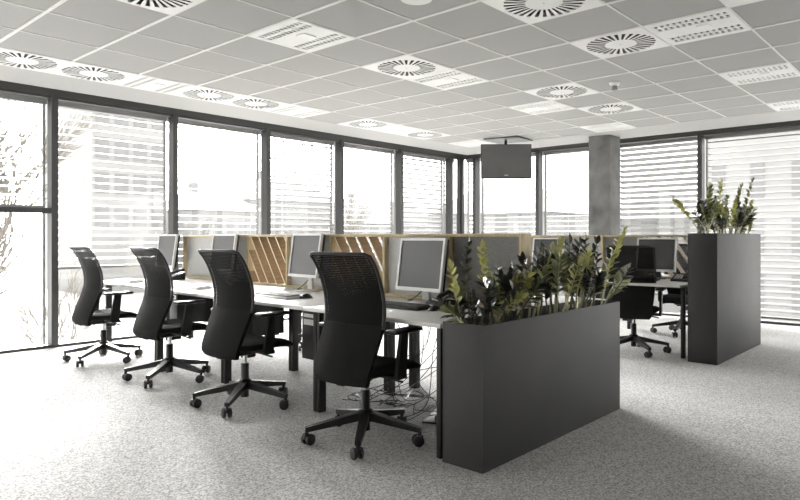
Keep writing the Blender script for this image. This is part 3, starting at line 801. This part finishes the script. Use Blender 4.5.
cols = ['plastic', 'plastic', 'keys', 'plastic', 'plastic', 'plastic', 'plastic', 'keys', 'plastic', 'plastic', 'plastic', 'plastic', 'plastic', 'plastic']
cl_names = ['black', 'black', 'grey', 'black', 'black', 'black', 'black', 'grey', 'black', 'black', 'black', 'black', 'black', 'black']
for k in range(14):
    b0 = .35 + rnd.uniform(-.15, .75); a0 = .60 + rnd.uniform(-.1, .25)
    p = [Vector(rp(ROW1, a0, b0, .67))]
    a1, b1 = .55 + rnd.uniform(-.15, .25), .55 + rnd.uniform(-.15, .75)
    p.append(Vector(rp(ROW1, a0 + rnd.uniform(-.05, .05), b0 + rnd.uniform(-.1, .1), .45)))
    p.append(Vector(rp(ROW1, (a0 + a1) / 2 + rnd.uniform(-.1, .1), (b0 + b1) / 2, rnd.uniform(.12, .3))))
    for q in range(rnd.randint(3, 6)):
        p.append(Vector(rp(ROW1, a1 + rnd.uniform(-.18, .18), b1 + rnd.uniform(-.18, .18), rnd.uniform(.02, .09))))
    pts = []
    for q in range(len(p) - 1):
        A, B, C_, E_ = p[max(q - 1, 0)], p[q], p[q + 1], p[min(q + 2, len(p) - 1)]
        for s in range(8):
            u = s / 8
            pts.append(.5 * ((2 * B) + (C_ - A) * u + (2 * A - 5 * B + 4 * C_ - E_) * u * u + (3 * B - A - 3 * C_ + E_) * u ** 3))
    for v in pts: v.z = max(v.z, .006)
    L = Vector(rp(ROW1, a0, b0, 0))
    c = MB().tube([v - L for v in pts], .0032, 6).build('cable', cols[k], None); c.location = L
    tag(c, cl_names[k] + ' cable in the loose tangle under the desk nearest the low planter', 'cable', 'tangled cables under the nearest desk')

# ------------------------------------------------------------------ outside
struct(MB().box(-90, 140, -80, 170, -4.6, -4.0).build('ground_outside', 'ground', smooth=False))
def building(label, x0, x1, y0, y1, h, faces, nx, nz, roof=None, wz=1.5, zfirst=-2.4, step=3.2, ww=.5, parts=True):
    t = thing('building', label, 'building', ((x0 + x1) / 2, (y0 + y1) / 2, -4), group='buildings across the street')
    lx, ly = (x1 - x0) / 2, (y1 - y0) / 2
    MB().box(-lx, lx, -ly, ly, 0, h + 4).build('walls', 'facade', t, smooth=False)
    for face in faces:
        for r in range(nz):
            for k in range(nx):
                z = zfirst + 4 + r * step
                if face == 'y':
                    a = -lx + 2 * lx * (k + .5) / nx; w = 2 * lx / nx * ww / 2
                    MB().box(a - w, a + w, -ly - .05, -ly + .02, z, z + wz).build('window', 'facadewin', t, smooth=False)
                else:
                    a = -ly + 2 * ly * (k + .5) / nx; w = 2 * ly / nx * ww / 2
                    MB().box(-lx - .05, -lx + .02, a - w, a + w, z, z + wz).build('window', 'facadewin', t, smooth=False)
    if roof:
        mb = MB(); v = [mb.bm.verts.new(p) for p in ((-lx - .4, -ly - .4, h + 4), (lx + .4, -ly - .4, h + 4), (lx + .4, ly + .4, h + 4), (-lx - .4, ly + .4, h + 4), (-lx * .6, -ly * .2, h + 4 + roof), (lx * .6, -ly * .2, h + 4 + roof), (lx * .6, ly * .2, h + 4 + roof), (-lx * .6, ly * .2, h + 4 + roof))]
        for q in ((0, 1, 5, 4), (1, 2, 6, 5), (2, 3, 7, 6), (3, 0, 4, 7), (4, 5, 6, 7)): mb.bm.faces.new([v[i] for i in q])
        mb.build('roof', 'roof', t, smooth=False)
        if faces == ['y']: MB().box(-lx * .5, -lx * .5 + .8, -.4, .4, h + 4 + roof * .3, h + 4 + roof + 1).build('chimney', 'facade', t, smooth=False)
    return t
building('tall pale tower block seen through the blind of the second window', 23.3, 30.2, 60, 72, 32, ['y'], 4, 10, wz=1.9, ww=.72, zfirst=2.0)
building('pale old town house with a pitched roof, seen between tower and left slatted panel', 32.5, 39.5, 58, 68, 4.0, ['y'], 5, 2, roof=2.0, wz=2.0)
building('pale old town house with a steep roof behind the left slatted wood panel', 42, 51, 60, 70, 5.6, ['y'], 5, 2, roof=2.6, wz=2.0)
building('pale wide house seen through the window left of the room corner', 54, 72, 60, 70, 3.0, ['y'], 6, 2, roof=3.4, wz=2.0)
building('low pale building with a rounded roof seen beside the hanging television', 38, 48, 23, 33, 3.0, ['x'], 5, 2, roof=2.2, wz=2.0)
building('pale street front with windows seen right of the tall planter', 36, 46, 2, 11.5, 7.4, ['x'], 5, 3, wz=1.9, ww=.34, zfirst=-2.6, step=2.9)
building('pale house behind the tilted blind right of the concrete column', 42, 52, 13.5, 20, 2.4, ['x'], 3, 2, roof=1.8, wz=1.8)

def tree(label, loc, h, seed, depth, r0, spread=.55):
    rnd = random.Random(seed); t = thing('bare_tree', label, 'tree', loc, group='bare trees outside')
    tr = MB(); tr.tube([(0, 0, -.1), (rnd.uniform(-.1, .1), rnd.uniform(-.1, .1), h * .18), (rnd.uniform(-.1, .1), 0, h * .36)], [r0, r0 * .8, r0 * .62], 8)
    trunk = tr.build('trunk', 'bark', t); br = MB()
    def grow(p, d, L, r, lev):
        q = p + d * L * .5 + Vector((rnd.uniform(-.05, .05), rnd.uniform(-.05, .05), 0)) * L; e = p + d * L
        r = max(r, .0075); br.tube([p, q, e], [r, r * .85, max(r * .55, .006)], 5 if lev > 2 else 4, cap=False)
        if lev == 0: return
        for k in range(4 if lev < 3 else 3):
            nd = (d + Vector((rnd.uniform(-1, 1), rnd.uniform(-1, 1), rnd.uniform(-.25, .6))) * spread).normalized()
            grow(p + d * L * rnd.uniform(.45, 1), nd, L * rnd.uniform(.58, .8), r * .55, lev - 1)
    for k in range(6):
        a = rnd.uniform(0, 2 * PI)
        grow(Vector((0, 0, h * (.20 + .035 * k))), Vector((math.cos(a) * .26, math.sin(a) * .26, 1)).normalized(), h * .26, r0 * .55, depth)
    br.build('branches', 'bark', t)
tree('large bare branched tree filling the leftmost window', (2.55, 13.2, -4), 9.0, 3, 5, .085, .38)
tree('slender bare tree close behind the large one at the left edge', (2.7, 16.5, -4), 9.5, 9, 5, .075, .38)
tree('low bushy bare tree between the two trees at the left edge', (3.1, 15.0, -4), 6.0, 12, 5, .06, .5)
tree('small bare sapling seen behind the farthest office chair', (6.1, 17.5, -4), 4.8, 5, 3, .05)
tree('bare tree seen faintly through the window left of the room corner', (26, 30, -4), 9.0, 6, 3, .14)

# ------------------------------------------------------------------ light
w = bpy.data.worlds.new('overcast_sky'); scene.world = w; w.use_nodes = True
wn = w.node_tree; bg = wn.nodes['Background']; bg.inputs[0].default_value = (1, .993, .975, 1)
wtc = wn.nodes.new('ShaderNodeTexCoord'); vm = wn.nodes.new('ShaderNodeVectorMath'); vm.operation = 'DOT_PRODUCT'
SUN_AZ, SUN_EL = math.radians(67), math.radians(22)      # the sun veiled by thin cloud beyond the left windows
vm.inputs[1].default_value = (math.cos(SUN_EL) * math.cos(SUN_AZ), math.cos(SUN_EL) * math.sin(SUN_AZ), math.sin(SUN_EL))
wn.links.new(wtc.outputs['Generated'], vm.inputs[0])
def wmath(op, a, v):
    n = wn.nodes.new('ShaderNodeMath'); n.operation = op; wn.links.new(a, n.inputs[0]); n.inputs[1].default_value = v; return n.outputs[0]
glow = wmath('MULTIPLY', wmath('POWER', wmath('MAXIMUM', vm.outputs['Value'], 0.0), 26), 250)
wn.links.new(wmath('ADD', glow, 3.0), bg.inputs[1])

scene.view_settings.view_transform = 'Standard'; scene.view_settings.look = 'None'
scene.view_settings.gamma = 1; scene.view_settings.use_curve_mapping = False
scene.view_settings.exposure = 0.38
scene.cycles.max_bounces = 10; scene.cycles.diffuse_bounces = 6; scene.cycles.transparent_max_bounces = 24
scene.cycles.use_denoising = True
